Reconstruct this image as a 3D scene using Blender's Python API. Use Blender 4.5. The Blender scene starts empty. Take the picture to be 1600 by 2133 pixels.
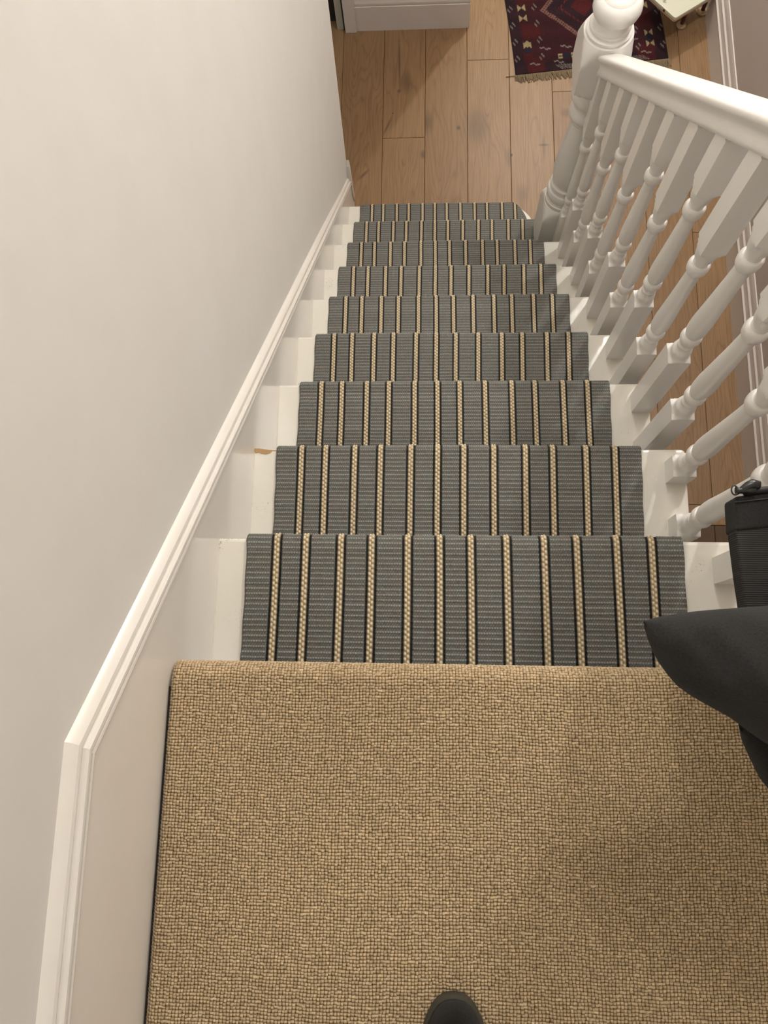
import bpy, math, random
import numpy as np
from mathutils import Matrix, Vector

random.seed(4)
rng = np.random.default_rng(7)
sc = bpy.context.scene
col = sc.collection

# ------------------------------------------------------------------ camera
CAM = (-0.0508, -0.0082, 1.0073)
RM = ((0.998287, -0.005405, 0.058264), (0.017736, 0.976831, -0.213276), (-0.055761, 0.213944, 0.975252))
cd = bpy.data.cameras.new('camera')
cam = bpy.data.objects.new('camera', cd); col.objects.link(cam)
m = Matrix(RM).to_4x4(); m.translation = Vector(CAM)
cam.matrix_world = m
cd.sensor_fit = 'AUTO'; cd.sensor_width = 36.0
cd.lens = 1611.3 / 2133 * 36.0
cd.clip_start = 0.02
sc.camera = cam

# ------------------------------------------------------------------ world, lamps, exposure
sc.view_settings.view_transform = 'Standard'
sc.view_settings.look = 'None'
sc.view_settings.gamma = 1
sc.view_settings.use_curve_mapping = False
sc.view_settings.exposure = 0.53
w = bpy.data.worlds.new('world'); sc.world = w; w.use_nodes = True
w.node_tree.nodes['Background'].inputs[0].default_value = (1.0, 0.94, 0.87, 1)
w.node_tree.nodes['Background'].inputs[1].default_value = 0.30

def lamp(name, loc, size, power, color, target=None, shape='DISK'):
    d = bpy.data.lights.new(name, 'AREA'); d.shape = shape; d.size = size
    d.energy = power; d.color = color
    o = bpy.data.objects.new(name, d); col.objects.link(o); o.location = loc
    if target is not None:
        o.rotation_euler = (Vector(target) - Vector(loc)).to_track_quat('-Z', 'Y').to_euler()
    return o

# hall ceiling lamp, stairwell lamp beside the balustrade, added unseen fill light behind the photographer
def bulb(name, loc, radius, power, color):
    d = bpy.data.lights.new(name, 'POINT'); d.shadow_soft_size = radius; d.energy = power; d.color = color
    o = bpy.data.objects.new(name, d); col.objects.link(o); o.location = loc
    return o
bulb('hall_lamp', (0.72, 3.95, 0.15), 0.030, 50, (1.0, 0.94, 0.86))
bulb('stairwell_lamp', (1.05, 1.95, 1.25), 0.035, 47, (1.0, 0.985, 0.97))
bulb('ceiling_lamp', (0.22, 1.45, 2.30), 0.07, 23, (1.0, 0.98, 0.955))
bulb('landing_fill', (-0.05, -1.25, 2.1), 0.12, 4, (1.0, 0.92, 0.74))  # added fill for faces turned to the camera, no lamp seen there

# ------------------------------------------------------------------ dimensions
R_ = 0.20539      # rise
G = 0.21286       # going
K = R_ / G
ZF = -10 * R_     # hall floor
XS = -0.389       # string face
XR = 0.4277       # tread end on the open side

# ------------------------------------------------------------------ node helpers
def new_mat(name, base=(0.8, 0.8, 0.8), rough=0.5, spec=0.5, metal=0.0):
    mt = bpy.data.materials.new(name); mt.use_nodes = True
    b = mt.node_tree.nodes['Principled BSDF']
    b.inputs['Base Color'].default_value = (*base, 1); b.inputs['Roughness'].default_value = rough
    b.inputs['Specular IOR Level'].default_value = spec; b.inputs['Metallic'].default_value = metal
    return mt, mt.node_tree, b
def nd(t, kind, **kw):
    n = t.nodes.new(kind)
    for k, v in kw.items():
        if k in n.inputs: n.inputs[k].default_value = v
        else: setattr(n, k, v)
    return n
def ramp(t, fac, stops):
    n = t.nodes.new('ShaderNodeValToRGB'); e = n.color_ramp.elements
    while len(e) < len(stops): e.new(0.5)
    for i, (p, c) in enumerate(stops):
        e[i].position = p; e[i].color = (*c, 1) if len(c) == 3 else c
    t.links.new(fac, n.inputs[0]); return n.outputs[0]
def mix(t, fac, a, b, mode='MIX'):
    n = t.nodes.new('ShaderNodeMix'); n.data_type = 'RGBA'; n.blend_type = mode
    if isinstance(fac, (int, float)): n.inputs[0].default_value = fac
    else: t.links.new(fac, n.inputs[0])
    for s, v in ((n.inputs[6], a), (n.inputs[7], b)):
        if isinstance(v, tuple): s.default_value = (*v, 1)
        else: t.links.new(v, s)
    return n.outputs[2]
def coords(t, scale=(1, 1, 1), loc=(0, 0, 0), which='Object', rot=(0, 0, 0)):
    c = t.nodes.new('ShaderNodeTexCoord'); mp = t.nodes.new('ShaderNodeMapping')
    mp.inputs['Scale'].default_value = scale; mp.inputs['Location'].default_value = loc; mp.inputs['Rotation'].default_value = rot
    t.links.new(c.outputs[which], mp.inputs[0]); return mp.outputs[0]
def bump(t, b, h, strength, dist):
    n = t.nodes.new('ShaderNodeBump'); n.inputs['Strength'].default_value = strength; n.inputs['Distance'].default_value = dist
    t.links.new(h, n.inputs['Height']); t.links.new(n.outputs[0], b.inputs['Normal'])

# ------------------------------------------------------------------ materials
def paint(name, base, rough, specks=False, bs=0.15):
    mt, t, b = new_mat(name, base, rough)
    v = coords(t)
    oi = t.nodes.new('ShaderNodeObjectInfo'); of = nd(t, 'ShaderNodeVectorMath', operation='SCALE'); of.inputs[0].default_value = (7.3, 3.9, 5.7)
    t.links.new(oi.outputs['Random'], of.inputs['Scale']); ad = nd(t, 'ShaderNodeVectorMath', operation='ADD')
    t.links.new(v, ad.inputs[0]); t.links.new(of.outputs[0], ad.inputs[1]); v = ad.outputs[0]
    n1 = nd(t, 'ShaderNodeTexNoise', Scale=9.0, Detail=4.0, Roughness=0.6); t.links.new(v, n1.inputs[0])
    cc = mix(t, ramp(t, n1.outputs[0], [(0.35, (0, 0, 0)), (0.75, (0.35, 0.35, 0.35))]), tuple(base), tuple(c * f for c, f in zip(base, (0.93, 0.9, 0.82))))
    if specks:
        n2 = nd(t, 'ShaderNodeTexNoise', Scale=330.0, Detail=3.0); t.links.new(v, n2.inputs[0])
        n3 = nd(t, 'ShaderNodeTexNoise', Scale=14.0, Detail=3.0); t.links.new(v, n3.inputs[0])
        mm = nd(t, 'ShaderNodeMath', operation='MULTIPLY'); t.links.new(n2.outputs[0], mm.inputs[0]); t.links.new(n3.outputs[0], mm.inputs[1])
        f = ramp(t, mm.outputs[0], [(0.385, (0, 0, 0)), (0.45, (0.6, 0.6, 0.6))])
        cc = mix(t, f, cc, (0.22, 0.19, 0.15))
    t.links.new(cc, b.inputs['Base Color'])
    nb = nd(t, 'ShaderNodeTexNoise', Scale=60.0, Detail=3.0); t.links.new(v, nb.inputs[0])
    bump(t, b, nb.outputs[0], bs, 0.004)
    return mt
M_wall = paint('wall_paint', (0.70, 0.685, 0.655), 0.75, bs=0.07)
M_wall2 = paint('hall_wall_paint', (0.50, 0.44, 0.40), 0.8)
M_gloss = paint('white_gloss_paint', (0.73, 0.705, 0.655), 0.26, bs=0.10)
M_string = paint('string_gloss_paint', (0.78, 0.75, 0.70), 0.16, bs=0.03)
M_tread = paint('tread_gloss_paint', (0.70, 0.675, 0.605), 0.24, specks=True, bs=0.10)
M_spindle = paint('spindle_paint', (0.83, 0.815, 0.785), 0.30, bs=0.08)
M_skirt = paint('skirting_paint', (0.62, 0.57, 0.53), 0.35, bs=0.08)
M_door, _, _ = new_mat('door_paint', (0.42, 0.40, 0.33), 0.5)
M_dark, _, _ = new_mat('dark_gap', (0.02, 0.015, 0.012), 0.9)
M_chip, t, b = new_mat('bare_wood_chip', (0.40, 0.25, 0.11), 0.8)
M_black, _, _ = new_mat('black_nylon', (0.012, 0.012, 0.013), 0.45)
M_blackmetal, _, _ = new_mat('black_metal', (0.015, 0.015, 0.015), 0.3)

def wood(name, tones, dark=False):
    mt, t, b = new_mat(name, (0.4, 0.22, 0.1), 0.42, 0.4)
    oi = t.nodes.new('ShaderNodeObjectInfo')
    c = t.nodes.new('ShaderNodeTexCoord')
    off = nd(t, 'ShaderNodeVectorMath', operation='SCALE'); off.inputs[0].default_value = (13.7, 31.3, 5.1)
    t.links.new(oi.outputs['Random'], off.inputs['Scale'])
    add = nd(t, 'ShaderNodeVectorMath', operation='ADD'); t.links.new(c.outputs['Object'], add.inputs[0]); t.links.new(off.outputs[0], add.inputs[1])
    # cathedral figure: contour lines of a noise stretched along the plank
    mp = t.nodes.new('ShaderNodeMapping'); mp.inputs['Scale'].default_value = (7.5, 1.25, 7.5); t.links.new(add.outputs[0], mp.inputs[0])
    n1 = nd(t, 'ShaderNodeTexNoise', Scale=1.0, Detail=2.5, Roughness=0.45, Distortion=0.25); t.links.new(mp.outputs[0], n1.inputs[0])
    sp_ = t.nodes.new('ShaderNodeSeparateXYZ'); t.links.new(c.outputs['Object'], sp_.inputs[0])
    x2 = nd(t, 'ShaderNodeMath', operation='MULTIPLY'); t.links.new(sp_.outputs[0], x2.inputs[0]); t.links.new(sp_.outputs[0], x2.inputs[1])
    rs = nd(t, 'ShaderNodeMath', operation='MULTIPLY_ADD'); t.links.new(oi.outputs['Random'], rs.inputs[0]); rs.inputs[1].default_value = 1100.0; rs.inputs[2].default_value = 250.0
    xr_ = nd(t, 'ShaderNodeMath', operation='MULTIPLY'); t.links.new(x2.outputs[0], xr_.inputs[0]); t.links.new(rs.outputs[0], xr_.inputs[1])
    mu = nd(t, 'ShaderNodeMath', operation='MULTIPLY_ADD'); t.links.new(n1.outputs[0], mu.inputs[0]); mu.inputs[1].default_value = 17.0; t.links.new(xr_.outputs[0], mu.inputs[2])
    fr = nd(t, 'ShaderNodeMath', operation='PINGPONG'); t.links.new(mu.outputs[0], fr.inputs[0]); fr.inputs[1].default_value = 0.5
    ring = ramp(t, fr.outputs[0], [(0.0, (1, 1, 1)), (0.16, (0.25, 0.25, 0.25)), (0.5, (0, 0, 0))])
    # fine grain
    mp2 = t.nodes.new('ShaderNodeMapping'); mp2.inputs['Scale'].default_value = (170, 7, 60); t.links.new(add.outputs[0], mp2.inputs[0])
    n2 = nd(t, 'ShaderNodeTexNoise', Scale=1.0, Detail=3.0, Roughness=0.6); t.links.new(mp2.outputs[0], n2.inputs[0])
    # knots
    mp3 = t.nodes.new('ShaderNodeMapping'); mp3.inputs['Scale'].default_value = (4.2, 2.0, 4.2); t.links.new(add.outputs[0], mp3.inputs[0])
    vo = nd(t, 'ShaderNodeTexVoronoi', Scale=1.0); t.links.new(mp3.outputs[0], vo.inputs[0])
    knot = ramp(t, vo.outputs['Distance'], [(0.0, (1, 1, 1)), (0.045, (0.75, 0.75, 0.75)), (0.16, (0, 0, 0))])
    n4 = nd(t, 'ShaderNodeTexNoise', Scale=1.3, Detail=3.0); t.links.new(add.outputs[0], n4.inputs[0])
    base = ramp(t, oi.outputs['Random'], [(0.0, tones[0]), (0.5, tones[1]), (1.0, tones[2])])
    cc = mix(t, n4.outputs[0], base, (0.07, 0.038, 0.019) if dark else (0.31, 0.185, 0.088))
    cc = mix(t, ramp(t, n2.outputs[0], [(0.35, (0, 0, 0)), (0.8, (0.55, 0.55, 0.55))]), cc, (0.135, 0.075, 0.034))
    g = nd(t, 'ShaderNodeMath', operation='MULTIPLY'); t.links.new(ring, g.inputs[0]); g.inputs[1].default_value = 0.36
    cc = mix(t, g.outputs[0], cc, (0.12, 0.064, 0.030))
    k2 = nd(t, 'ShaderNodeMath', operation='MULTIPLY'); t.links.new(knot, k2.inputs[0]); k2.inputs[1].default_value = 0.62
    cc = mix(t, k2.outputs[0], cc, (0.070, 0.042, 0.028))
    if not dark:
        # individual knots, cracks and grey smudges of these boards, at their places on the floor
        gp = t.nodes.new('ShaderNodeNewGeometry')
        KN = [(0.072, 2.443, 0.012, 0.014, 0, 0.85), (0.158, 2.45, 0.075, 0.13, 0, 0.40), (0.393, 2.857, 0.035, 0.07, 0, 0.50), (0.404, 2.82, 0.014, 0.018, 0, 0.6), (0.452, 2.345, 0.030, 0.009, 0, 0.6), (0.452, 2.33, 0.010, 0.09, 0, 0.35),
              (0.309, 2.297, 0.006, 0.010, 0, 1.0), (-0.227, 2.527, 0.005, 0.006, 0, 1.0), (-0.200, 2.80, 0.0055, 0.17, 0.02, 0.75), (-0.200, 2.645, 0.012, 0.012, 0, 0.6), (-0.088, 2.309, 0.013, 0.028, 0, 0.6),
              (-0.353, 2.213, 0.009, 0.045, -0.75, 0.65), (-0.249, 2.462, 0.006, 0.065, -0.38, 0.65), (0.557, 2.507, 0.030, 0.030, 0, 0.45), (0.95, 1.35, 0.008, 0.05, 0.1, 0.4), (0.80, 1.75, 0.015, 0.03, 0.2, 0.4), (0.70, 1.1, 0.012, 0.04, 0.0, 0.4)]
        for (kx, ky, rx, ry, an, stg) in KN:
            mk = t.nodes.new('ShaderNodeMapping'); mk.vector_type = 'TEXTURE'
            mk.inputs['Location'].default_value = (kx, ky, ZF); mk.inputs['Rotation'].default_value = (0, 0, an); mk.inputs['Scale'].default_value = (rx, ry, 1)
            t.links.new(gp.outputs['Position'], mk.inputs[0])
            le = nd(t, 'ShaderNodeVectorMath', operation='LENGTH'); t.links.new(mk.outputs[0], le.inputs[0])
            jj = nd(t, 'ShaderNodeMath', operation='MULTIPLY_ADD'); t.links.new(n2.outputs[0], jj.inputs[0]); jj.inputs[1].default_value = 0.6; t.links.new(le.outputs['Value'], jj.inputs[2])
            mr = nd(t, 'ShaderNodeMapRange'); mr.interpolation_type = 'SMOOTHSTEP'
            t.links.new(jj.outputs[0], mr.inputs['Value']); mr.inputs['From Min'].default_value = 0.45; mr.inputs['From Max'].default_value = 1.45
            mr.inputs['To Min'].default_value = stg; mr.inputs['To Max'].default_value = 0.0
            cc = mix(t, mr.outputs[0], cc, (0.065, 0.040, 0.027))
    t.links.new(cc, b.inputs['Base Color'])
    bump(t, b, n2.outputs[0], 0.12, 0.002)
    return mt
M_oak = wood('oak_plank', [(0.23, 0.134, 0.062), (0.285, 0.172, 0.084), (0.33, 0.208, 0.110)])
M_oakshade = wood('shaded_oak_plank', [(0.060, 0.032, 0.016), (0.075, 0.040, 0.020), (0.085, 0.046, 0.023)], True)  # darker copy of the oak, painting in the shade past the threshold
M_brownleg, _, _ = new_mat('dark_brown_rod', (0.09, 0.03, 0.02), 0.4)
M_palewood, _, _ = new_mat('pale_wood', (0.50, 0.34, 0.20), 0.5)
M_stool, _, _ = new_mat('cream_board', (0.62, 0.62, 0.50), 0.35)
M_ink, _, _ = new_mat('grey_ink', (0.22, 0.22, 0.22), 0.6)

def vcol_mat(name, rough, spec, fuzz=0.0, bsc=900.0, bst=0.3):
    mt, t, b = new_mat(name, (1, 1, 1), rough, spec)
    a = t.nodes.new('ShaderNodeAttribute'); a.attribute_name = 'Col'
    v = coords(t)
    n = nd(t, 'ShaderNodeTexNoise', Scale=bsc, Detail=2.0); t.links.new(v, n.inputs[0])
    cc = mix(t, ramp(t, n.outputs[0], [(0.3, (0.72, 0.72, 0.72)), (0.7, (1.0, 1.0, 1.0))]), (0, 0, 0), a.outputs[0])
    t.links.new(cc, b.inputs['Base Color'])
    b.inputs['Sheen Weight'].default_value = fuzz
    bump(t, b, n.outputs[0], bst, 0.0008)
    return mt
M_loop = vcol_mat('wool_loop', 0.95, 0.1, 0.15)
M_weave = vcol_mat('flatweave_wool', 0.6, 0.22, 0.0)
M_rug = vcol_mat('kilim_wool', 0.95, 0.1, 0.1)
M_fringe, _, _ = new_mat('fringe_cotton', (0.26, 0.20, 0.125), 0.95, 0.1)

def felt(name, c1, c2):
    mt, t, b = new_mat(name, c1, 0.95, 0.15)
    v = coords(t)
    n = nd(t, 'ShaderNodeTexNoise', Scale=420.0, Detail=6.0, Roughness=0.8, Distortion=0.8); t.links.new(v, n.inputs[0])
    n2 = nd(t, 'ShaderNodeTexNoise', Scale=30.0, Detail=4.0); t.links.new(v, n2.inputs[0])
    cc = ramp(t, n.outputs[0], [(0.3, tuple(x * 0.45 for x in c1)), (0.55, c1), (0.8, c2)])
    cc = mix(t, n2.outputs[0], cc, tuple(x * 0.6 for x in c1))
    t.links.new(cc, b.inputs['Base Color']); b.inputs['Sheen Weight'].default_value = 0.08
    bump(t, b, n.outputs[0], 0.9, 0.0016)
    return mt
M_felt = felt('charcoal_felt', (0.030, 0.029, 0.028), (0.105, 0.102, 0.098))
M_shoe = felt('dark_shoe_suede', (0.014, 0.013, 0.010), (0.03, 0.028, 0.022))
M_sole, _, _ = new_mat('dark_rubber', (0.035, 0.030, 0.018), 0.8)
def ribbed():
    mt, t, b = new_mat('ribbed_webbing', (0.022, 0.022, 0.024), 0.7, 0.3)
    v = coords(t)
    wv = nd(t, 'ShaderNodeTexWave', Scale=150.0, Distortion=0.4, bands_direction='Y'); t.links.new(v, wv.inputs[0])
    t.links.new(ramp(t, wv.outputs[0], [(0, (0.011, 0.0105, 0.010)), (1, (0.030, 0.029, 0.028))]), b.inputs['Base Color'])
    bump(t, b, wv.outputs[0], 0.35, 0.001); return mt
M_web = ribbed()

# ------------------------------------------------------------------ mesh helpers
def mesh_obj(name, V, F, mat, parent=None, smooth=False, loc=None, mats=None, fm=None):
    me = bpy.data.meshes.new(name)
    V = [tuple(map(float, v)) for v in V]
    if loc is not None: V = [(v[0] - loc[0], v[1] - loc[1], v[2] - loc[2]) for v in V]
    me.from_pydata(V, [], [tuple(map(int, f)) for f in F])
    for mm in (mats or [mat]): me.materials.append(mm)
    if fm is not None: me.polygons.foreach_set('material_index', fm)
    if smooth: me.polygons.foreach_set('use_smooth', [True] * len(me.polygons))
    me.update()
    o = bpy.data.objects.new(name, me); col.objects.link(o)
    if loc is not None: o.location = loc
    if parent is not None: o.parent = parent
    return o
def grid_obj(name, P, colr, mat, parent=None, loc=(0, 0, 0)):
    """P: (n,m,3) vertex grid, colr: (n,m,3) or None"""
    n, m_ = P.shape[:2]
    idx = np.arange(n * m_).reshape(n, m_)
    q = np.stack([idx[:-1, :-1], idx[:-1, 1:], idx[1:, 1:], idx[1:, :-1]], -1).reshape(-1, 4)
    me = bpy.data.meshes.new(name)
    me.vertices.add(n * m_); me.vertices.foreach_set('co', (P.reshape(-1, 3) - np.array(loc)).astype(np.float32).ravel())
    me.loops.add(q.size); me.loops.foreach_set('vertex_index', q.astype(np.int32).ravel())
    me.polygons.add(len(q)); me.polygons.foreach_set('loop_start', (np.arange(len(q)) * 4).astype(np.int32))
    me.polygons.foreach_set('use_smooth', np.ones(len(q), dtype=bool))
    me.update(calc_edges=True)
    if colr is not None:
        a = me.color_attributes.new('Col', 'FLOAT_COLOR', 'POINT')
        c4 = np.ones((n * m_, 4), np.float32); c4[:, :3] = colr.reshape(-1, 3); a.data.foreach_set('color', c4.ravel())
    me.materials.append(mat); me.validate()
    o = bpy.data.objects.new(name, me); col.objects.link(o); o.location = loc
    if parent is not None: o.parent = parent
    return o
def box(x0, x1, y0, y1, z0, z1):
    V = [(x, y, z) for z in (z0, z1) for y in (y0, y1) for x in (x0, x1)]
    F = [(0, 2, 3, 1), (4, 5, 7, 6), (0, 1, 5, 4), (2, 6, 7, 3), (0, 4, 6, 2), (1, 3, 7, 5)]
    return V, F
def box_obj(name, x0, x1, y0, y1, z0, z1, mat, parent=None, bev=0.0, seg=2):
    V, F = box(x0, x1, y0, y1, z0, z1)
    c = ((x0 + x1) / 2, (y0 + y1) / 2, z0)
    o = mesh_obj(name, V, F, mat, parent, loc=c)
    if bev:
        md = o.modifiers.new('bevel', 'BEVEL'); md.width = bev; md.segments = seg; md.limit_method = 'ANGLE'; md.harden_normals = False
    return o
def prism(name, profile, ax, a0, a1, mat, parent=None, smooth=False, map3=None):
    """extrude closed 2D profile between a0 and a1; map3(u,v,a)->xyz"""
    n = len(profile)
    V = [map3(u, v, a0) for u, v in profile] + [map3(u, v, a1) for u, v in profile]
    F = [(i, (i + 1) % n, n + (i + 1) % n, n + i) for i in range(n)] + [tuple(range(n))[::-1], tuple(range(n, 2 * n))]
    return mesh_obj(name, V, F, mat, parent, smooth)
def empty(name, loc, label=None, cat=None, group=None):
    o = bpy.data.objects.new(name, None); col.objects.link(o); o.location = loc; o.empty_display_size = 0.05
    return tag(o, label, cat, group)
def tag(o, label=None, cat=None, group=None, kind=None):
    if label: o['label'] = label
    if cat: o['category'] = cat
    if group: o['group'] = group
    if kind: o['kind'] = kind
    return o
def child(o, p):
    o.parent = p; o.matrix_parent_inverse = Matrix.Translation(p.location).inverted(); return o
def auto_smooth(o, ang=40):
    me = o.data
    me.polygons.foreach_set('use_smooth', [True] * len(me.polygons))
    bm_edges = {}
    me.set_sharp_from_angle(angle=math.radians(ang))
def turned(name, prof, half, cx, cy, mat, parent, nseg=32):
    """square stock turned on a lathe: radius = min(square, profile)"""
    th = np.arange(nseg) / nseg * 2 * math.pi
    sq = half / np.maximum(np.abs(np.cos(th)), np.abs(np.sin(th)))
    V = []; F = []
    for (z, r) in prof:
        rr = np.minimum(sq, r)
        V += [(cx + a * math.cos(t_), cy + a * math.sin(t_), z) for a, t_ in zip(rr, th)]
    n = nseg
    for i in range(len(prof) - 1):
        for j in range(n):
            F.append((i * n + j, i * n + (j + 1) % n, (i + 1) * n + (j + 1) % n, (i + 1) * n + j))
    F.append(tuple(range(n))[::-1]); F.append(tuple(range((len(prof) - 1) * n, len(prof) * n)))
    o = mesh_obj(name, V, F, mat, None, loc=(cx, cy, prof[0][0]))
    auto_smooth(o, 32)
    if parent is not None: child(o, parent)
    return o

# ================================================================== THE SETTING
# hall floor: oak planks
floor = box_obj('floor', -1.6, 1.34, -1.2, 4.9, ZF - 0.06, ZF - 0.022, M_dark); tag(floor, kind='structure')
floor['label'] = 'wide oak plank hall floor at the foot of the stairs'
seam0 = -0.2715; PW = 0.1922
joints = {-1: [0.9], 0: [2.398, 0.3], 1: [1.1, 4.0], 2: [2.80, 0.9], 3: [1.7, 3.9], 4: [2.62, 1.0], 5: [1.35, 3.4], 6: [0.695, 2.9], 7: [1.9]}
for i in range(-7, 8):
    xa = seam0 + (i - 0) * PW; xb = xa + PW
    if xb < -1.5: continue
    xb = min(xb, 1.235); xa = max(xa, -1.55)
    if xb - xa < 0.02: continue
    js = sorted(joints.get(i, [0.5 + (i * 0.37) % 1.2, 3.2]))
    js = [j for j in js if j > 0.75]
    ys = [-1.1, 0.615, 0.698] + js + [4.8]
    for y0, y1 in zip(ys[:-1], ys[1:]):
        if abs(y0 - 0.615) < 1e-6: continue
        c = ((xa + xb) / 2, (y0 + y1) / 2, ZF)
        V, F = box(xa + 0.0006, xb - 0.0006, y0 + 0.0006, y1 - 0.0006, ZF - 0.02, ZF)
        e = 0.0016
        # eased top edges
        V = V[:4] + [(xa + 0.0006, y0 + 0.0006, ZF - e), (xb - 0.0006, y0 + 0.0006, ZF - e), (xa + 0.0006, y1 - 0.0006, ZF - e), (xb - 0.0006, y1 - 0.0006, ZF - e),
                     (xa + 0.0006 + e, y0 + 0.0006 + e, ZF), (xb - 0.0006 - e, y0 + 0.0006 + e, ZF), (xa + 0.0006 + e, y1 - 0.0006 - e, ZF), (xb - 0.0006 - e, y1 - 0.0006 - e, ZF)]
        F = [f for f in F if f != (4, 5, 7, 6)] + [(8, 9, 11, 10), (4, 5, 9, 8), (5, 7, 11, 9), (7, 6, 10, 11), (6, 4, 8, 10)]
        o = mesh_obj('plank', V, F, M_oak if y0 > 0.6 else M_oakshade, None, loc=c); child(o, floor)

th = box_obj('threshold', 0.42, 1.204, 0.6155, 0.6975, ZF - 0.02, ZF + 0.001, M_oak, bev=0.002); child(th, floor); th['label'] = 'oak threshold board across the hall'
# left wall
YW = 2.065
wy = list(np.linspace(-1.7, 1.2, 5)) + list(np.linspace(1.3, YW - 0.006, 12)) + [YW - 0.002, YW]; wz = [ZF - 0.05, -1.95] + list(np.linspace(-1.85, -0.9, 8)) + [0.0, 1.2, 2.45]
V = []; F = []
for y in wy + [YW]:
    for z in wz:
        b_ = max(0.0, min(1.0, (y - 1.3) / (YW - 1.3))) ** 2 * 0.030 * max(0.0, min(1.0, (z + 1.95) / 1.0))
        V.append((-0.402 + b_ - (0.004 if y >= YW else (0.001 if y > YW - 0.003 else 0)), y, z))
nz_ = len(wz); ny_ = len(wy)
for k_ in range(nz_): V[ny_ * nz_ + k_] = (-0.52, YW, wz[k_])
for z in wz: V.append((-0.52, -1.7, z))
for i in range(ny_ + 1):
    a_ = i * nz_; b_ = (i + 1) * nz_
    for k_ in range(nz_ - 1): F.append((a_ + k_, b_ + k_, b_ + k_ + 1, a_ + k_ + 1))
for k_ in range(nz_ - 1): F.append(((ny_ + 1) * nz_ + k_, k_, k_ + 1, (ny_ + 1) * nz_ + k_ + 1))
wl = mesh_obj('wall_left', V, F, M_wall); auto_smooth(wl, 30); tag(wl, kind='structure')
# hall wall behind (with the skirting we see at the top of the stairs view)
wf = box_obj('wall_far', -0.405, 0.115, 2.992, 3.12, ZF - 0.05, 0.52, M_wall2); tag(wf, kind='structure')
wf2 = box_obj('wall_far', -1.6, -1.26, 2.992, 3.12, ZF - 0.05, 0.52, M_wall2); tag(wf2, kind='structure')
wf3 = box_obj('wall_far', -1.26, -0.405, 2.992, 3.12, ZF + 2.02, 0.52, M_wall2); tag(wf3, kind='structure')
wr = box_obj('wall_right', 1.222, 1.34, -1.7, 4.9, ZF - 0.05, 2.45, M_wall2); tag(wr, kind='structure')
wb = box_obj('wall_back', -0.52, 1.34, -1.82, -1.70, -0.3, 2.45, M_wall); tag(wb, kind='structure')
we = box_obj('wall_hall_end', -1.6, 1.34, 4.8, 4.92, ZF - 0.05, 0.52, M_wall); tag(we, kind='structure')
cl = box_obj('ceiling', -0.52, 1.34, -1.82, 2.4, 2.45, 2.52, M_wall); tag(cl, kind='structure')
cl2 = box_obj('ceiling', -1.6, 1.34, 2.4, 4.92, 0.52, 0.60, M_wall); tag(cl2, kind='structure')
cl3 = box_obj('wall_stairwell', -0.52, 1.34, 2.4, 2.5, 0.60, 2.45, M_wall); tag(cl3, kind='structure')

# door at the far left
trim = box_obj('trim_1', -0.456, -0.402, 2.968, 3.0, ZF, ZF + 2.08, M_skirt, bev=0.003); tag(trim, kind='structure')
dr = empty('door_1', (-0.86, 3.06, ZF)); tag(dr, kind='structure')
child(box_obj('door_jamb', -0.463, -0.456, 2.985, 3.10, ZF, ZF + 2.04, M_dark), dr)
child(box_obj('door_panel', -1.25, -0.496, 3.035, 3.075, ZF + 0.006, ZF + 2.02, M_dark), dr)
child(box_obj('door_stop', -0.4955, -0.464, 2.99, 3.07, ZF, ZF + 2.03, M_door, bev=0.002), dr)

def skirt_profile(h, d):
    return [(0, 0), (d, 0), (d, h * 0.70), (d - 0.003, h * 0.715), (d - 0.003, h * 0.735), (d - 0.0005, h * 0.75), (d - 0.001, h * 0.80),
            (d - 0.005, h * 0.86), (d - 0.006, h * 0.89), (d - 0.0055, h * 0.93), (d - 0.008, h * 0.985), (0.002, h), (0, h)]
bf = prism('baseboard_far', skirt_profile(0.185, 0.016), 'x', -0.402, 0.123, M_skirt, None, map3=lambda u, v, a: (a, 2.994 - u, ZF + v)); tag(bf, kind='structure')
# side return
br = prism('baseboard_far', skirt_profile(0.185, 0.010), 'y', 2.979, 3.12, M_skirt, None, map3=lambda u, v, a: (0.113 + u, a, ZF + v)); tag(br, kind='structure')
def skirt_r(h, d):
    return [(0, 0), (d, 0), (d, 0.118), (d - 0.002, 0.122), (d + 0.003, 0.126), (d + 0.004, 0.135), (d - 0.002, 0.140), (d - 0.004, 0.160), (d - 0.004, 0.172),
            (d - 0.010, 0.178), (d - 0.010, 0.184), (d - 0.011, 0.200), (0.004, 0.216), (0, 0.218)]
bR = prism('baseboard_right', skirt_r(0.22, 0.018), 'y', -1.7, 4.8, M_skirt, None, map3=lambda u, v, a: (1.222 - u, a, ZF + v)); tag(bR, kind='structure')

# left string board (sloped skirting) with moulded cap, landing skirting in the same piece
def nos(y): return -K * y
yk = -0.085
face_low = 0.108   # z + K*y of the lower edge of the moulding
# string face board
Vs = []; 
prof = [(-1.7, 0.0, 0.215), (yk, 0.0, 0.215), (2.045, 0.0, None)]
def zlow(y): return 0.214 if y <= yk else 0.214 - (0.214 + 1.881) * (y - yk) / (2.045 - yk)
ysamp = [-1.7, yk, 2.058]
V = []; F = []
for x in (-0.403, XS):
    for y in ysamp:
        V.append((x, y, zlow(y) + 0.01)); 
    V.append((x, 2.058, ZF)); V.append((x, 1.6, ZF)); V.append((x, yk, -0.45)); V.append((x, -1.7, -0.30))
n = 7
F = [tuple(range(n))[::-1], tuple(range(n, 2 * n))] + [(i, (i + 1) % n, n + (i + 1) % n, n + i) for i in range(n)]
sb = mesh_obj('baseboard_left', V, F, M_string); tag(sb, kind='structure')
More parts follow.
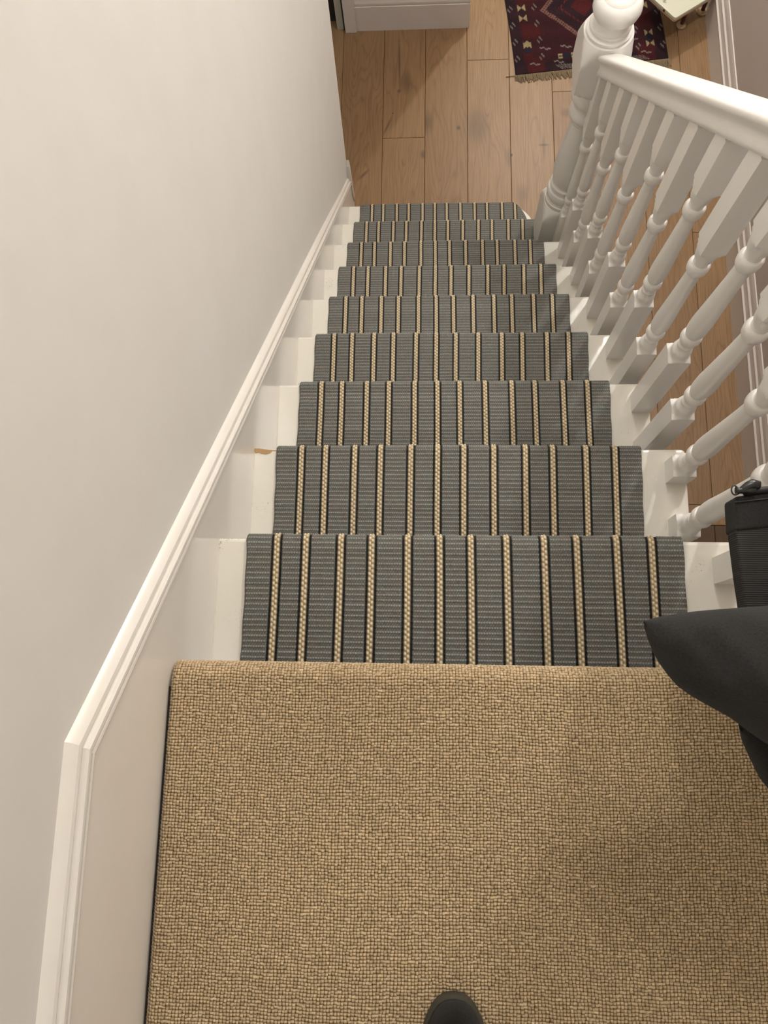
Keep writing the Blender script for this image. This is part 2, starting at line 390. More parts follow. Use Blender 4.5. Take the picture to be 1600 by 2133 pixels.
# moulding swept along the kinked line
mprof = [(-0.013, -0.004), (0.0035, -0.004), (0.0045, -0.001), (0.0040, 0.0020), (0.0000, 0.0026), (0.0000, 0.0045), (0.0040, 0.0060), (0.0055, 0.0095), (0.0052, 0.0135), (0.0025, 0.0165), (-0.0020, 0.0170), (-0.0020, 0.0190), (0.0000, 0.0200), (-0.0012, 0.0245), (-0.0050, 0.0290), (-0.0095, 0.0320), (-0.013, 0.0335)]
path = [(-1.7, zlow(-1.7)), (yk, zlow(yk)), (2.040, zlow(2.040))]
V = []; F = []
pn = len(mprof)
for i, (y, z) in enumerate(path):
    ds = []
    if i > 0: a = np.array(path[i]) - np.array(path[i - 1]); ds.append(a / np.linalg.norm(a))
    if i < len(path) - 1: a = np.array(path[i + 1]) - np.array(path[i]); ds.append(a / np.linalg.norm(a))
    tdir = sum(ds); tdir /= np.linalg.norm(tdir); nrm = np.array([-tdir[1], tdir[0]])
    sc_ = 1.0 / max(0.35, float(np.dot(tdir, ds[0])))
    for (d_, h) in mprof:
        V.append((XS - 0.0005 + d_, y + nrm[0] * h * sc_, z + nrm[1] * h * sc_))
for i in range(len(path) - 1):
    for j in range(pn):
        F.append((i * pn + j, i * pn + (j + 1) % pn, (i + 1) * pn + (j + 1) % pn, (i + 1) * pn + j))
F += [tuple(range(pn)), tuple(range((len(path) - 1) * pn, len(path) * pn))[::-1]]
mo = mesh_obj('moulding', V, F, M_gloss); auto_smooth(mo, 24); child(mo, sb)
vm = prism('end_moulding', [(2.034, -1.93), (2.0365, -1.80), (2.040, -1.765), (2.052, -1.738), (2.060, -1.760), (2.062, -1.80), (2.060, -1.94), (2.050, -2.01)], 'x', -0.403, -0.3835, M_gloss, None, map3=lambda u, v, a: (a, u, v)); child(vm, sb)

# ================================================================== STAIRCASE
st = empty('staircase', (0.02, 1.0, ZF), 'white painted timber staircase going down from the beige landing to the oak floor', 'staircase')
def tread_outline(k):
    yb = (k - 1) * G - 0.03; yf = k * G
    if k < 9:
        xr = XR if k < 8 else 0.395
        r = 0.008
        pts = [(XS - 0.004, yb), (XS - 0.004, yf)] + [(xr - r + r * math.cos(a), yf - r + r * math.sin(a)) for a in np.linspace(math.pi / 2, 0, 5)]
        if k < 8: pts += [(xr, yb)]
        else:
            pts = [(XS - 0.004, yb), (XS - 0.004, yf), (0.332, yf), (0.332, 1.553), (XR, 1.553), (XR, yb)]
        return pts
    pts = [(XS - 0.004, yb), (XS - 0.004, yf)]
    pts += [(0.25 + 0.135 * math.cos(a) ** 1.0, yf - 0.17 + 0.17 * math.sin(a)) for a in np.linspace(math.pi / 2, 0, 12)]
    pts += [(0.385, 1.72), (0.335, 1.68), (0.335, yb)]
    return pts
def slab(name, pts, z0, z1, mat, parent, bev=0.0):
    n = len(pts)
    V = [(x, y, z0) for x, y in pts] + [(x, y, z1) for x, y in pts]
    F = [tuple(range(n)), tuple(range(n, 2 * n))[::-1]] + [(i, n + i, n + (i + 1) % n, (i + 1) % n) for i in range(n)]
    cx = sum(p_[0] for p_ in pts) / n; cy = sum(p_[1] for p_ in pts) / n
    o = mesh_obj(name, V, F, mat, None, loc=(cx, cy, z1))
    if bev:
        md = o.modifiers.new('bevel', 'BEVEL'); md.width = bev; md.segments = 3; md.limit_method = 'ANGLE'
    if parent is not None: child(o, parent)
    return o
treads = []
for k in range(1, 10):
    treads.append(slab('tread', tread_outline(k), -k * R_ - 0.028, -k * R_, M_tread, st, 0.006))
for k in range(1, 11):
    yb = (k - 1) * G
    child(box_obj('riser', XS - 0.004, 0.405 if k < 9 else 0.335, yb - 0.032, yb - 0.02, -k * R_ + (0.0 if k < 10 else 0.0), -(k - 1) * R_ - 0.028, M_gloss), st)
# outer cut string and spandrel panelling under it
V = []; pts = []
pts.append((-0.035, -0.03))
for k in range(1, 10):
    pts += [((k - 1) * G - 0.033, -k * R_ - 0.0285), (k * G - 0.033, -k * R_ - 0.0285)] if k > 0 else []
pts = [(-0.5, -0.0285 - 0.03), (-0.033, -0.0585)] + [q for k in range(1, 8) for q in (((k - 1) * G - 0.033, -k * R_ - 0.0285), (k * G - 0.033, -k * R_ - 0.0285))] + [(1.55, -8 * R_), (1.55, ZF), (-0.5, ZF)]
pr = []
for q in pts:
    if not pr or (abs(q[0] - pr[-1][0]) + abs(q[1] - pr[-1][1])) > 1e-4: pr.append(q)
sp = prism('outer_string', pr, 'x', 0.390, 0.412, M_gloss, None, map3=lambda u, v, a: (a, u, v)); child(sp, st)
# chip of bare wood on the second tread
cp = [(-0.3885, 0.4262), (-0.380, 0.4262), (-0.366, 0.4240), (-0.352, 0.4228), (-0.340, 0.4226), (-0.340, 0.4216), (-0.353, 0.4214), (-0.3575, 0.4165), (-0.366, 0.4140), (-0.374, 0.4155), (-0.380, 0.4175), (-0.386, 0.4165), (-0.3885, 0.420)]
ch = slab('paint_chip', cp, -2 * R_ - 0.001, -2 * R_ + 0.0006, M_chip, None); ch.parent = treads[1]; ch.matrix_parent_inverse = Matrix.Translation(treads[1].location).inverted(); ch.parent = treads[1]
ch['label'] = 'bare tan wood where the white paint has chipped'
# the chip sits under a tread which itself sits under the staircase empty: rebase its inverse on the tread's world position
ch.matrix_parent_inverse = Matrix.Translation(treads[1].location).inverted()

# landing slab under the carpet
ls = box_obj('floor_landing', -0.402, 1.222, -1.7, -0.02, -0.30, -0.012, M_dark); tag(ls, kind='structure')
ls['label'] = 'landing deck under the beige carpet'

# ================================================================== RUNNER (flat woven, striped)
def weave_height_col(u, v, base_cols):
    pass
HW = 0.345
du, dv = 0.0082 / 6, 0.0082 / 6
us = np.arange(-HW, HW + 1e-6, du); nu = len(us)
# path: list of (y, z, ny, nz, fine?)
pathpts = []; 
def add_seg(p0, p1, nrm, fine):
    p0 = np.array(p0); p1 = np.array(p1); L = np.linalg.norm(p1 - p0)
    n_ = max(1, int(round(L / (fine if fine else 0.02))))
    for i in range(n_):
        q = p0 + (p1 - p0) * i / n_
        pathpts.append((q[0], q[1], nrm[0], nrm[1], L / n_))
TH = 0.007
for k in range(1, 10):
    yr = (k - 1) * G - 0.02 + TH; zt = -k * R_ + TH; zc = -(k - 1) * R_ - 0.028
    yn = k * G + TH
    add_seg((yr, zc), (yr, zt), (1, 0), False)
    rr = 0.012
    add_seg((yr, zt), (yn - rr, zt), (0, 1), dv if k < 5 else 0.0082 / 4)
    na = 12
    for i in range(na):
        a = math.pi / 2 * i / na * 1.0
        pathpts.append((yn - rr + rr * math.sin(a), zt - rr + rr * math.cos(a), math.sin(a), math.cos(a), 0.0016))
    add_seg((yn, zt - rr), (yn, zt - 0.037), (1, 0), False)
    add_seg((yn, zt - 0.037), (k * G - 0.02 + TH, zt - 0.037), (0, -1), False)
pathpts.append((9 * G - 0.02 + TH, -9 * R_ - 0.03, 1, 0, 0.02)); pathpts.append((9 * G - 0.02 + TH, ZF + 0.002, 1, 0, 0.02))
PP = np.array(pathpts); sv = np.cumsum(PP[:, 4])
U, S = np.meshgrid(us, sv)
ui = np.arange(nu)[None, :] * np.ones_like(S); 
# stripe centres measured across the width
fr = np.array([575, 638, 712, 778, 855, 922, 988, 1062, 1140, 1208, 1290, 1360], float)
sx = (fr - 508) / 920 * 2 * HW - HW
wob = 0.0; sx = us[np.clip(np.round((sx + HW) / du).astype(int), 0, nu - 1)]
d = np.abs((U - wob)[:, :, None] - sx[None, None, :]).min(-1)
sid = np.abs((U - wob)[:, :, None] - sx[None, None, :]).argmin(-1)
dsg = (U - wob) - sx[sid]
cream = d < 0.0046; black = (d >= 0.0046) & (d < 0.0086)
PV = 0.0082
ph = (S / PV) % 1.0
row = np.floor(S / PV)
bead = np.exp(-((ph - 0.5) / 0.17) ** 2)
low = np.exp(-((ph - 0.0) / 0.16) ** 2) + np.exp(-((ph - 1.0) / 0.16) ** 2)
lp = (np.arange(nu)[None, :] + np.where(row % 2 > 0, 0.0, 0.0)) * du / (3 * du) % 1.0
lpk = np.where(np.arange(nu) % 3 == 1, 1.0, 0.0)[None, :] * np.ones_like(S)
lpl = np.where(np.arange(nu) % 3 == 0, 1.0, 0.0)[None, :] * np.ones_like(S); lpr = np.where(np.arange(nu) % 3 == 2, 1.0, 0.0)[None, :] * np.ones_like(S)
slant = np.where(ph < 0.5, lpl, lpr)
h_grey = 0.0021 * bead * (0.42 + 0.58 * lpk) + 0.0013 * low * slant
# cream beads: two columns of plump stitches, staggered by half a pitch
colx = np.where(dsg < -0.0001, 0, 1)
phc = ((S / PV) + 0.5 * colx) % 1.0
bc = np.clip(np.sin(np.pi * phc), 0, 1) ** 0.9
h_cr = 0.0026 * bc * np.where(np.abs(dsg) < 0.0008, 0.35, np.where(np.abs(dsg) > 0.0036, 0.45, 1.0))
h_bl = -0.0004 + 0.0006 * bead
H = np.where(cream, h_cr, np.where(black, h_bl, h_grey))
H += 0.00025 * rng.standard_normal(H.shape) * 0.6
big = 0.0011 * np.sin(U * 9 + S * 5.3) * np.sin(S * 11.0 + 1.2)
H += big
edge = np.clip((np.abs(U) - (HW - 0.004)) / 0.004, 0, 1)
H = H * (1 - edge) - 0.006 * edge ** 2
X = U + 0.0013 * np.sin(S * 7.0 + U * 4) + 0.0016 * np.sin(S * 13 + np.sign(U) * 2) * (np.abs(U) / HW) ** 6 + 0.0006 * np.sin(S * 90) * (np.abs(U) / HW) ** 20
Y = PP[:, 0][:, None] + PP[:, 2][:, None] * H
Z = PP[:, 1][:, None] + PP[:, 3][:, None] * H
# curved corner of the bottom step
tread9 = (PP[:, 0] > 8 * G + 0.02)
lim = np.where(PP[:, 0] > 9 * G - 0.16, 0.25 + 0.103 * np.sqrt(np.clip(1 - ((PP[:, 0] - (9 * G - 0.16)) / 0.172) ** 2, 0.0, 1)), HW)
lim = np.where(tread9 & (PP[:, 0] > 9 * G - 0.16), np.minimum(lim, HW), HW)
X = np.where(X > lim[:, None], lim[:, None], X)
grow = rng.standard_normal((int(row.max()) + 2,)) * 0.06
rowv = 1 + grow[row.astype(int)][:, :]
g = np.ones(U.shape + (3,)) * np.array([0.192, 0.200, 0.190])
g *= (rowv * (1 + 0.10 * rng.standard_normal(U.shape)))[:, :, None]
warm = (0.5 + 0.5 * np.sin(row * 0.9 + sid * 2.3))[:, :, None]
g = g * (1 - warm * np.array([-0.04, 0.04, 0.08]))
kb = (bead * (0.35 + 0.65 * lpk))[:, :, None]; kl = (np.clip(low, 0, 1) * slant)[:, :, None]
g = g * (np.array([0.47, 0.45, 0.41]) + 1.7 * kb + 0.75 * kl)  # valleys: dark backing yarn plus painted weave shade; bead tops lightened
cr = np.ones(U.shape + (3,)) * np.array([0.82, 0.72, 0.51]) * (1 + 0.06 * rng.standard_normal(U.shape))[:, :, None]
cr = cr * (np.array([0.34, 0.26, 0.17]) + (1 - np.array([0.34, 0.26, 0.17])) * (np.clip(h_cr / 0.0026, 0, 1) ** 1.3)[:, :, None])  # cream darkens with depth, shade between stitches put into the colour
bl = np.ones(U.shape + (3,)) * np.array([0.004, 0.003, 0.004])
C = np.where(cream[:, :, None], cr, np.where(black[:, :, None], bl, g)).clip(0.004, 1)
runner = grid_obj('stair_runner', np.stack([X, Y, Z], -1)[:, ::-1], C[:, ::-1], M_weave, loc=(0, 1.0, -1.0))
tag(runner, 'grey flatwoven stair runner with cream and black stripes down the white treads', 'carpet runner')

# ================================================================== LANDING CARPET (looped wool)
PL = 0.0041
X0, X1 = -0.3890, 0.446
Y0, Y1 = -0.60, 0.012
ncx = int((X1 - X0) / PL); 
off = np.array([0.0, 0.22, 0.5, 0.78])
uu = (np.arange(ncx)[:, None] + off[None, :]).ravel() * PL; uu = np.append(uu, ncx * PL)
rr = 0.022
arc = rr * math.pi / 2
Ltot = (Y1 - rr - Y0) + arc + 0.04
PLV = 0.0038
ncy = int(Ltot / PLV)
vv = (np.arange(ncy)[:, None] + off[None, :]).ravel() * PLV; vv = np.append(vv, ncy * PLV)
uf = np.append(np.tile([0.0, 0.75, 1.0, 0.75], ncx), 0.0)
vf = np.append(np.tile([0.0, 0.75, 1.0, 0.75], ncy), 0.0)
UU, VV = np.meshgrid(uu, vv)
CU = np.minimum((UU / PL + 1e-6).astype(int), ncx - 1); CV = np.minimum((VV / PLV + 1e-6).astype(int), ncy - 1)
hr = rng.uniform(0.75, 1.15, (ncy, ncx))
# some loops merge sideways into longer floats
mrg = rng.uniform(0, 1, (ncy, ncx)) < 0.09
UFv = uf[None, :] * np.ones_like(VV); VFv = vf[:, None] * np.ones_like(UU)
UFv = np.where((UFv < 0.1) & mrg[CV, CU] & (VFv > 0.5), 0.7, UFv)
Hh = 0.0030 * np.clip(0.02 + 0.50 * (UFv + VFv) - 0.10 * (UFv * VFv), 0, 1) * hr[CV, CU]
# woven courses wander a little
UX = UU + 0.0010 * np.sin(VV * 23 + 1) * np.sin(UU * 9) + 0.00025 * np.sin(VV * 210 + UU * 40) + 0.00040 * rng.standard_normal((ncy, ncx))[CV, CU]
VX = VV + 0.0016 * np.sin(UU * 17 + VV * 3) + 0.0004 * np.sin(UU * 110 + 30 * VV) + 0.00040 * rng.standard_normal((ncy, ncx))[CV, CU]
L0 = Y1 - rr - Y0
VXc = np.clip(VX, 0, None)
a = np.clip((VXc - L0) / rr, 0, math.pi / 2)
down = np.clip(VXc - L0 - arc, 0, None)
yy = Y0 + np.minimum(VXc, L0) + rr * np.sin(a); zz = 0.0 - rr * (1 - np.cos(a)) - down
ny, nz = np.sin(a), np.cos(a)
# roll down along the wall string
ed = np.clip((0.013 - UX) / 0.013, 0, 1)
zz = zz - 0.020 * ed ** 2
zz = zz + 0.0015 * np.sin(UX * 8) * np.sin(VXc * 10)
XX = X0 + UX; YY = yy + ny * Hh; ZZ = zz + nz * Hh - 0.0015
cv = (1 + 0.085 * rng.standard_normal((ncy, ncx)))
low_n = 1 + 0.05 * np.sin(UU * 11 + 2) * np.sin(VV * 14)
colA = np.array([0.60, 0.465, 0.295]); colB = np.array([0.53, 0.405, 0.245])
mixr = rng.uniform(0, 1, (ncy, ncx))[CV, CU][:, :, None]
CC = (colA * mixr + colB * (1 - mixr)) * (cv[CV, CU] * low_n)[:, :, None]
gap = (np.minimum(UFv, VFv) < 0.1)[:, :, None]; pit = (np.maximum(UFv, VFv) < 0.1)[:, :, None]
CC = np.where(gap, CC * np.array([0.36, 0.29, 0.19]), CC)  # crevice shade painted into the gaps and pits between loops
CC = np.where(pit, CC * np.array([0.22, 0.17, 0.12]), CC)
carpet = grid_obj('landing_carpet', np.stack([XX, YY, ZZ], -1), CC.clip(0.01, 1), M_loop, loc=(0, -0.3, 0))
tag(carpet, 'beige looped wool carpet on the landing at the top of the stairs', 'carpet', kind='stuff')
cb, tcb, bcb = new_mat('wool_loop_rear', (0.40, 0.31, 0.20), 0.95, 0.1)
cbk = box_obj('landing_carpet', -0.398, 1.222, -1.7, -0.597, -0.0118, -0.0005, cb); tag(cbk, 'plain beige carpet behind the photographer on the landing', 'carpet', kind='stuff')
cbk2 = box_obj('landing_carpet', 0.444, 1.222, -0.597, -0.02, -0.0118, -0.0005, cb); tag(cbk2, 'beige carpet on the landing beyond the top newel', 'carpet', kind='stuff')

# ================================================================== BALUSTRADE
bal = empty('balustrade', (0.41, 0.8, ZF), 'white painted balustrade with turned spindles and handrail along the open side of the stairs', 'balustrade')
HS = 0.0204; XC = 0.4075
RAILLOW = 0.738
def spindle(yc, zbase, z0):
    """z0: top of the lower square block at its corners"""
    zt = RAILLOW + 0.012 - K * yc
    c = HS * 1.4143
    P = [(zbase, 0.05), (z0 - 0.0005, 0.05), (z0, c), (z0 + 0.0012, 0.0262), (z0 + 0.003, 0.0215), (z0 + 0.006, 0.0192), (z0 + 0.011, 0.0178),
         (z0 + 0.020, 0.0186), (z0 + 0.026, 0.0176), (z0 + 0.030, 0.0150), (z0 + 0.036, 0.0138), (z0 + 0.0415, 0.0135), (z0 + 0.042, 0.0152), (z0 + 0.045, 0.0154), (z0 + 0.047, 0.0140), (z0 + 0.052, 0.0132), (z0 + 0.056, 0.0140),
         (z0 + 0.061, 0.0172), (z0 + 0.067, 0.0188), (z0 + 0.073, 0.0190), (z0 + 0.078, 0.0180), (z0 + 0.081, 0.0160), (z0 + 0.0815, 0.0136), (z0 + 0.084, 0.0138), (z0 + 0.090, 0.0160), (z0 + 0.098, 0.0176),
         (z0 + 0.112, 0.0184), (z0 + 0.132, 0.0184), (z0 + 0.165, 0.0170), (z0 + 0.200, 0.0158), (z0 + 0.235, 0.0146), (z0 + 0.265, 0.0138), (z0 + 0.290, 0.0132),
         (z0 + 0.304, 0.0130), (z0 + 0.3065, 0.0136), (z0 + 0.310, 0.0158), (z0 + 0.316, 0.0182), (z0 + 0.324, 0.0192), (z0 + 0.331, 0.0190), (z0 + 0.3355, 0.0176), (z0 + 0.3375, 0.0158), (z0 + 0.338, 0.0132),
         (z0 + 0.3425, 0.0134), (z0 + 0.349, 0.0146), (z0 + 0.357, 0.0172), (z0 + 0.366, 0.0188), (z0 + 0.374, 0.0198), (z0 + 0.380, 0.0215), (z0 + 0.386, 0.0250), (z0 + 0.391, c), (z0 + 0.392, 0.05), (zt, 0.05)]
    return turned('spindle', P, HS, XC, yc, M_spindle, bal, 32)
blk = {1: 0.263, 2: 0.047, 3: 0.263, 4: 0.272, 5: 0.274, 6: 0.262, 7: 0.278, 8: 0.288}
for k in range(1, 9):
    for j in (0, 1):
        ymin = k * G - 0.0667 - 0.109 * j
        if k == 8 and j == 0: continue
        spindle(ymin + HS, -k * R_, -k * R_ + blk[k])

# handrail: swept profile
hr1 = [(0.0235, 0.0), (0.0262, 0.003), (0.0275, 0.009), (0.0272, 0.016), (0.0255, 0.022), (0.0248, 0.028), (0.0262, 0.036), (0.0300, 0.043), (0.0338, 0.048), (0.0352, 0.053), (0.0350, 0.058), (0.0330, 0.0625), (0.0290, 0.0655), (0.018, 0.0680), (0.0, 0.0692)]
hp = hr1 + [(-u, v) for u, v in hr1[-2::-1]]
V = []; F = []
rn = len(hp); ysr = [0.02, 0.6, 1.2, 1.556]
for y in ysr:
    for (u, v) in hp: V.append((XC + u * 1.0, y, RAILLOW - K * y + v * 1.06))
for i in range(len(ysr) - 1):
    for j in range(rn): F.append((i * rn + j, (i + 1) * rn + j, (i + 1) * rn + (j + 1) % rn, i * rn + (j + 1) % rn))
F += [tuple(range(rn)), tuple(range((len(ysr) - 1) * rn, len(ysr) * rn))[::-1]]
hr_ = mesh_obj('handrail', V, F, M_spindle, None, loc=(XC, 0.8, 0)); auto_smooth(hr_, 35); child(hr_, bal)

# bottom newel
NX, NY, NH = 0.398, 1.615, 0.063
c = NH * 1.4143
NP = [(ZF, 0.2), (-1.4205, 0.2), (-1.42, c), (-1.405, 0.0800), (-1.390, 0.0720), (-1.378, 0.0660), (-1.372, 0.0620), (-1.3715, 0.0600), (-1.362, 0.0595), (-1.361, 0.0612), (-1.357, 0.0622), (-1.353, 0.0610), (-1.352, 0.0585),
      (-1.345, 0.0550), (-1.340, 0.0560), (-1.334, 0.0592), (-1.325, 0.0606), (-1.315, 0.0596), (-1.307, 0.0560), (-1.305, 0.0520), (-1.300, 0.0500), (-1.293, 0.0500), (-1.290, 0.0535), (-1.284, 0.0545), (-1.279, 0.0530), (-1.277, 0.0505),
      (-1.270, 0.0480), (-1.262, 0.0487), (-1.245, 0.0520), (-1.22, 0.0545), (-1.19, 0.0545), (-1.15, 0.0515), (-1.10, 0.0470), (-1.05, 0.0420), (-1.01, 0.0385), (-0.993, 0.0380), (-0.991, 0.0400), (-0.985, 0.0415), (-0.980, 0.0400), (-0.977, 0.0440),
      (-0.970, 0.0490), (-0.958, 0.0510), (-0.946, 0.0495), (-0.936, 0.0450), (-0.928, 0.0440), (-0.920, 0.0450), (-0.910, 0.0500), (-0.897, 0.0560), (-0.884, 0.0578), (-0.870, 0.0560), (-0.860, 0.0520), (-0.856, 0.0520), (-0.848, 0.0620), (-0.835, 0.0780), (-0.826, c), (-0.8255, 0.2),
      (-0.7405, 0.2), (-0.740, c), (-0.722, 0.0830), (-0.704, 0.0760), (-0.686, 0.0690), (-0.676, 0.0640), (-0.6755, 0.0570), (-0.673, 0.0565), (-0.670, 0.0590), (-0.666, 0.0592), (-0.664, 0.0560), (-0.6635, 0.0520), (-0.659, 0.0515), (-0.656, 0.0530), (-0.653, 0.0520), (-0.6525, 0.0475), (-0.651, 0.0455), (-0.645, 0.0400), (-0.640, 0.0370), (-0.634, 0.0360)]
nw = turned('newel_post', NP, NH, NX, NY, M_spindle, bal, 64)
CP = [(-0.636, 0.0360), (-0.634, 0.0400), (-0.628, 0.0490), (-0.618, 0.0570), (-0.606, 0.0605), (-0.594, 0.0598), (-0.584, 0.0560), (-0.577, 0.0500), (-0.5735, 0.0440), (-0.5738, 0.0425), (-0.5715, 0.0410), (-0.566, 0.0340), (-0.561, 0.0200), (-0.5595, 0.004)]
cap = turned('newel_cap', CP, 0.2, NX + 0.005, NY, M_spindle, None, 64)
cap.parent = nw; cap.matrix_parent_inverse = Matrix.Translation(Vector((NX, NY, ZF))).inverted()
# top newel (only its foot could be glimpsed past the bag)
TP = [(-0.3, 0.2), (0.205, 0.2), (0.2055, c), (0.24, 0.066), (0.25, 0.055), (0.30, 0.060), (0.32, 0.050), (0.36, 0.054), (0.50, 0.042), (0.60, 0.038), (0.62, 0.050), (0.64, 0.045), (0.66, 0.057), (0.68, 0.055), (0.69, c), (0.691, 0.2), (0.86, 0.2), (0.861, c), (0.89, 0.062), (0.895, 0.055), (0.92, 0.040), (0.93, 0.05), (0.96, 0.060), (0.99, 0.050), (1.0, 0.02)]
TP = [(z, r) for z, r in TP]
turned('newel_post', TP, 0.050, 0.433, -0.035, M_spindle, bal, 32)

# ================================================================== KILIM RUG
rug = empty('kilim_rug', (0.331, 2.704, ZF), 'dark red patterned kilim rug with a fringed end on the oak floor', 'rug')
RW, RL = 0.700, 1.25; q = 0.0033
nx = int(RW / q); nyy = int(RL / q)
gx, gy = np.meshgrid((np.arange(nx) + 0.5) * q, (np.arange(nyy) + 0.5) * q)
def lin(*v): return np.array(v, float)
Cg = np.ones((nyy, nx, 3)) * lin(0.034, 0.0075, 0.0105)
dk = lin(0.021, 0.0085, 0.012); red = lin(0.050, 0.0078, 0.0085); tan = lin(0.27, 0.225, 0.115); pk = lin(0.165, 0.080, 0.062); nv = lin(0.012, 0.013, 0.026); wh = lin(0.30, 0.26, 0.23)
def put(mask, c_): Cg[mask] = c_
b0 = 0.20
put((gx < 0.045) | (gx > RW - 0.045) | (gy < 0.055), dk)
put(((gx > 0.06) & (gx < 0.14) | (gx > RW - 0.14) & (gx < RW - 0.06)) & (np.sin(gy * 34) > 0.1), red)
# lozenges with a stepped light outline
for cyy in (0.34, 0.82):
    dd = np.abs(gx - RW / 2) / 0.195 + np.abs(gy - cyy) / 0.215
    put(dd < 1.0, dk * 1.1)
    put((dd > 0.86) & (dd < 1.0) & ((np.sin(gx * 420) * np.sin(gy * 330)) > -0.35), pk)
    put((dd > 0.50) & (dd < 0.56) & (np.sin(gx * 400) > -0.3), red * 2.0)
    put(dd < 0.28, red * 1.3)
def hourglass(cx_, cy_, s, c_, horiz=False):
    ax_, ay_ = gx - cx_, gy - cy_
    if horiz: ax_, ay_ = ay_, ax_
    put((np.abs(ax_) < s) & (np.abs(ay_) < np.abs(ax_) * 1.0 + 0.0005) & (np.abs(ax_) > 0.003), c_)
for bx in (0.071, RW - 0.075):
    for by, dc in ((0.125, nv), (0.335, None), (0.545, nv), (0.755, None), (0.965, nv), (1.15, None)):
        hourglass(bx, by + 0.030, 0.018, tan); hourglass(bx, by - 0.030, 0.018, tan)
        put((np.abs(gx - bx) + np.abs(gy - by) < 0.021), dk if dc is None else dc)
put((np.abs(gx - 0.071) + np.abs(gy - 0.162) < 0.021), tan)
put((np.abs(gx - 0.071) < 0.02) & (np.abs(gy - 0.095) < 0.018), red)
for bx in (0.244, 0.456):
    for sgn in (-1, 1):
        put((np.abs(gx - bx - sgn * 0.030) < 0.009) & (np.abs(gy - 0.079) < 0.012) & (np.abs(gy - 0.079) > 0.5 * np.abs(np.abs(gx - bx - sgn * 0.030) - 0.009)), tan)
    put((np.abs(gx - bx) / 0.024 + np.abs(gy - 0.079) / 0.018 < 1), nv)
# small slanted paired ticks
for bx in (0.018, RW - 0.018, 0.130, RW - 0.130):
    for by in np.arange(0.085, 1.2, 0.092):
        for o_ in (-0.006, 0.006):
            sh = (gy - by - o_ * 1.2) + (gx - bx - o_) * 1.6
            put((np.abs(gx - bx - o_) < 0.006) & (np.abs(sh) < 0.0055), wh * 0.55)
for by, arr in ((0.050, (0.095, 0.205, 0.33, 0.46, 0.60)), (0.129, (0.150, 0.245, 0.35, 0.46, 0.55))):
    for bx in arr:
        sh = (gy - by) + (gx - bx) * 0.35 + 0.003 * np.sign(np.sin((gx - bx) * 260))
        put((np.abs(gx - bx) < 0.024) & (np.abs(sh) < 0.0034), wh * 0.62)
for j_ in range(7):
    for x0_ in (0.205, 0.52):
        sh = (gx - x0_ - 0.0125 * j_) + (gy - 0.022) * 1.2
        put((np.abs(sh) < 0.0026) & (np.abs(gy - 0.022) < 0.013), wh * 0.6)
put(gy < 0.006, dk * 0.6)
Cg *= (1 + 0.13 * rng.standard_normal((nyy, nx)))[:, :, None] * (1 + 0.12 * np.sin(gy * 60 + gx * 5))[:, :, None]
ang = math.radians(5.6)
gxw = gx + 0.003 * np.sin(gy * 9)
ribz = 0.0055 + 0.0006 * (np.arange(nyy)[:, None] % 2) + 0.0012 * np.sin(gx * 15 + gy * 6)
edg = (gx < q) | (gx > RW - q) | (gy < q) | (gy > RL - q)
ribz = np.where(edg, 0.0005, ribz)
RX = gxw * math.cos(ang) - gy * math.sin(ang); RY = gxw * math.sin(ang) + gy * math.cos(ang)
fld = grid_obj('woven_field', np.stack([RX + 0.331, RY + 2.704, ribz + ZF], -1), Cg.clip(0.002, 1), M_rug, loc=(0.331, 2.704, ZF)); child(fld, rug)
fld.location = (0.331, 2.704, ZF)
V = []; F = []
for i in range(300):
    x = RW * (i + 0.5) / 300 + random.uniform(-.001, .001); L = random.uniform(0.024, 0.044); sw = random.uniform(-0.012, 0.012) + 0.008 * math.sin(x * 40)
    wd = 0.0019; base = len(V); lift = random.uniform(0.002, 0.007)
    for s in range(5):
        f = s / 4; px = x + sw * f * f; py = 0.003 - L * f; pz = 0.004 + lift * math.sin(f * 3.0) * (1 - f) - 0.002 * f
        for (ox, oz) in ((-wd, 0), (0, wd * 1.3), (wd, 0)):
            V.append((0.331 + (px + ox) * math.cos(ang) - py * math.sin(ang), 2.704 + (px + ox) * math.sin(ang) + py * math.cos(ang), ZF + max(0.001, pz + oz)))
    for s in range(4):
        for j in range(3):
            a_ = base + s * 3 + j; b_ = base + s * 3 + (j + 1) % 3
            F.append((a_, b_, b_ + 3, a_ + 3))
fg = mesh_obj('fringe', V, F, M_fringe, None, loc=(0.331, 2.704, ZF)); child(fg, rug); fg['kind'] = 'stuff'; fg['label'] = 'beige knotted cotton fringe'
# loose warp thread at the corner
def tube(name, pts, r, mat, seg=8, caps=True):
    V = []; F = []; P = [Vector(p_) for p_ in pts]
    rs = r if isinstance(r, (list, tuple)) else [r] * len(P)
    up = Vector((0, 0, 1))
    for i, p_ in enumerate(P):
        t_ = (P[min(i + 1, len(P) - 1)] - P[max(i - 1, 0)]).normalized()
        a_ = t_.cross(up); 
        if a_.length < 0.05: a_ = t_.cross(Vector((1, 0, 0)))
        a_.normalize(); b_ = t_.cross(a_)
        for s in range(seg):
            th = 2 * math.pi * s / seg; V.append(p_ + (a_ * math.cos(th) + b_ * math.sin(th)) * rs[i])
    for i in range(len(P) - 1):
        for s in range(seg): F.append((i * seg + s, i * seg + (s + 1) % seg, (i + 1) * seg + (s + 1) % seg, (i + 1) * seg + s))
    if caps: F += [tuple(range(seg))[::-1], tuple(range((len(P) - 1) * seg, len(P) * seg))]
    return mesh_obj(name, V, F, mat, None, smooth=True, loc=tuple(P[0]))
lt = tube('loose_thread', [(0.335, 2.706, ZF + .004), (0.315, 2.704, ZF + .004), (0.290, 2.702, ZF + .002)], 0.0014, M_dark, 6); child(lt, rug)

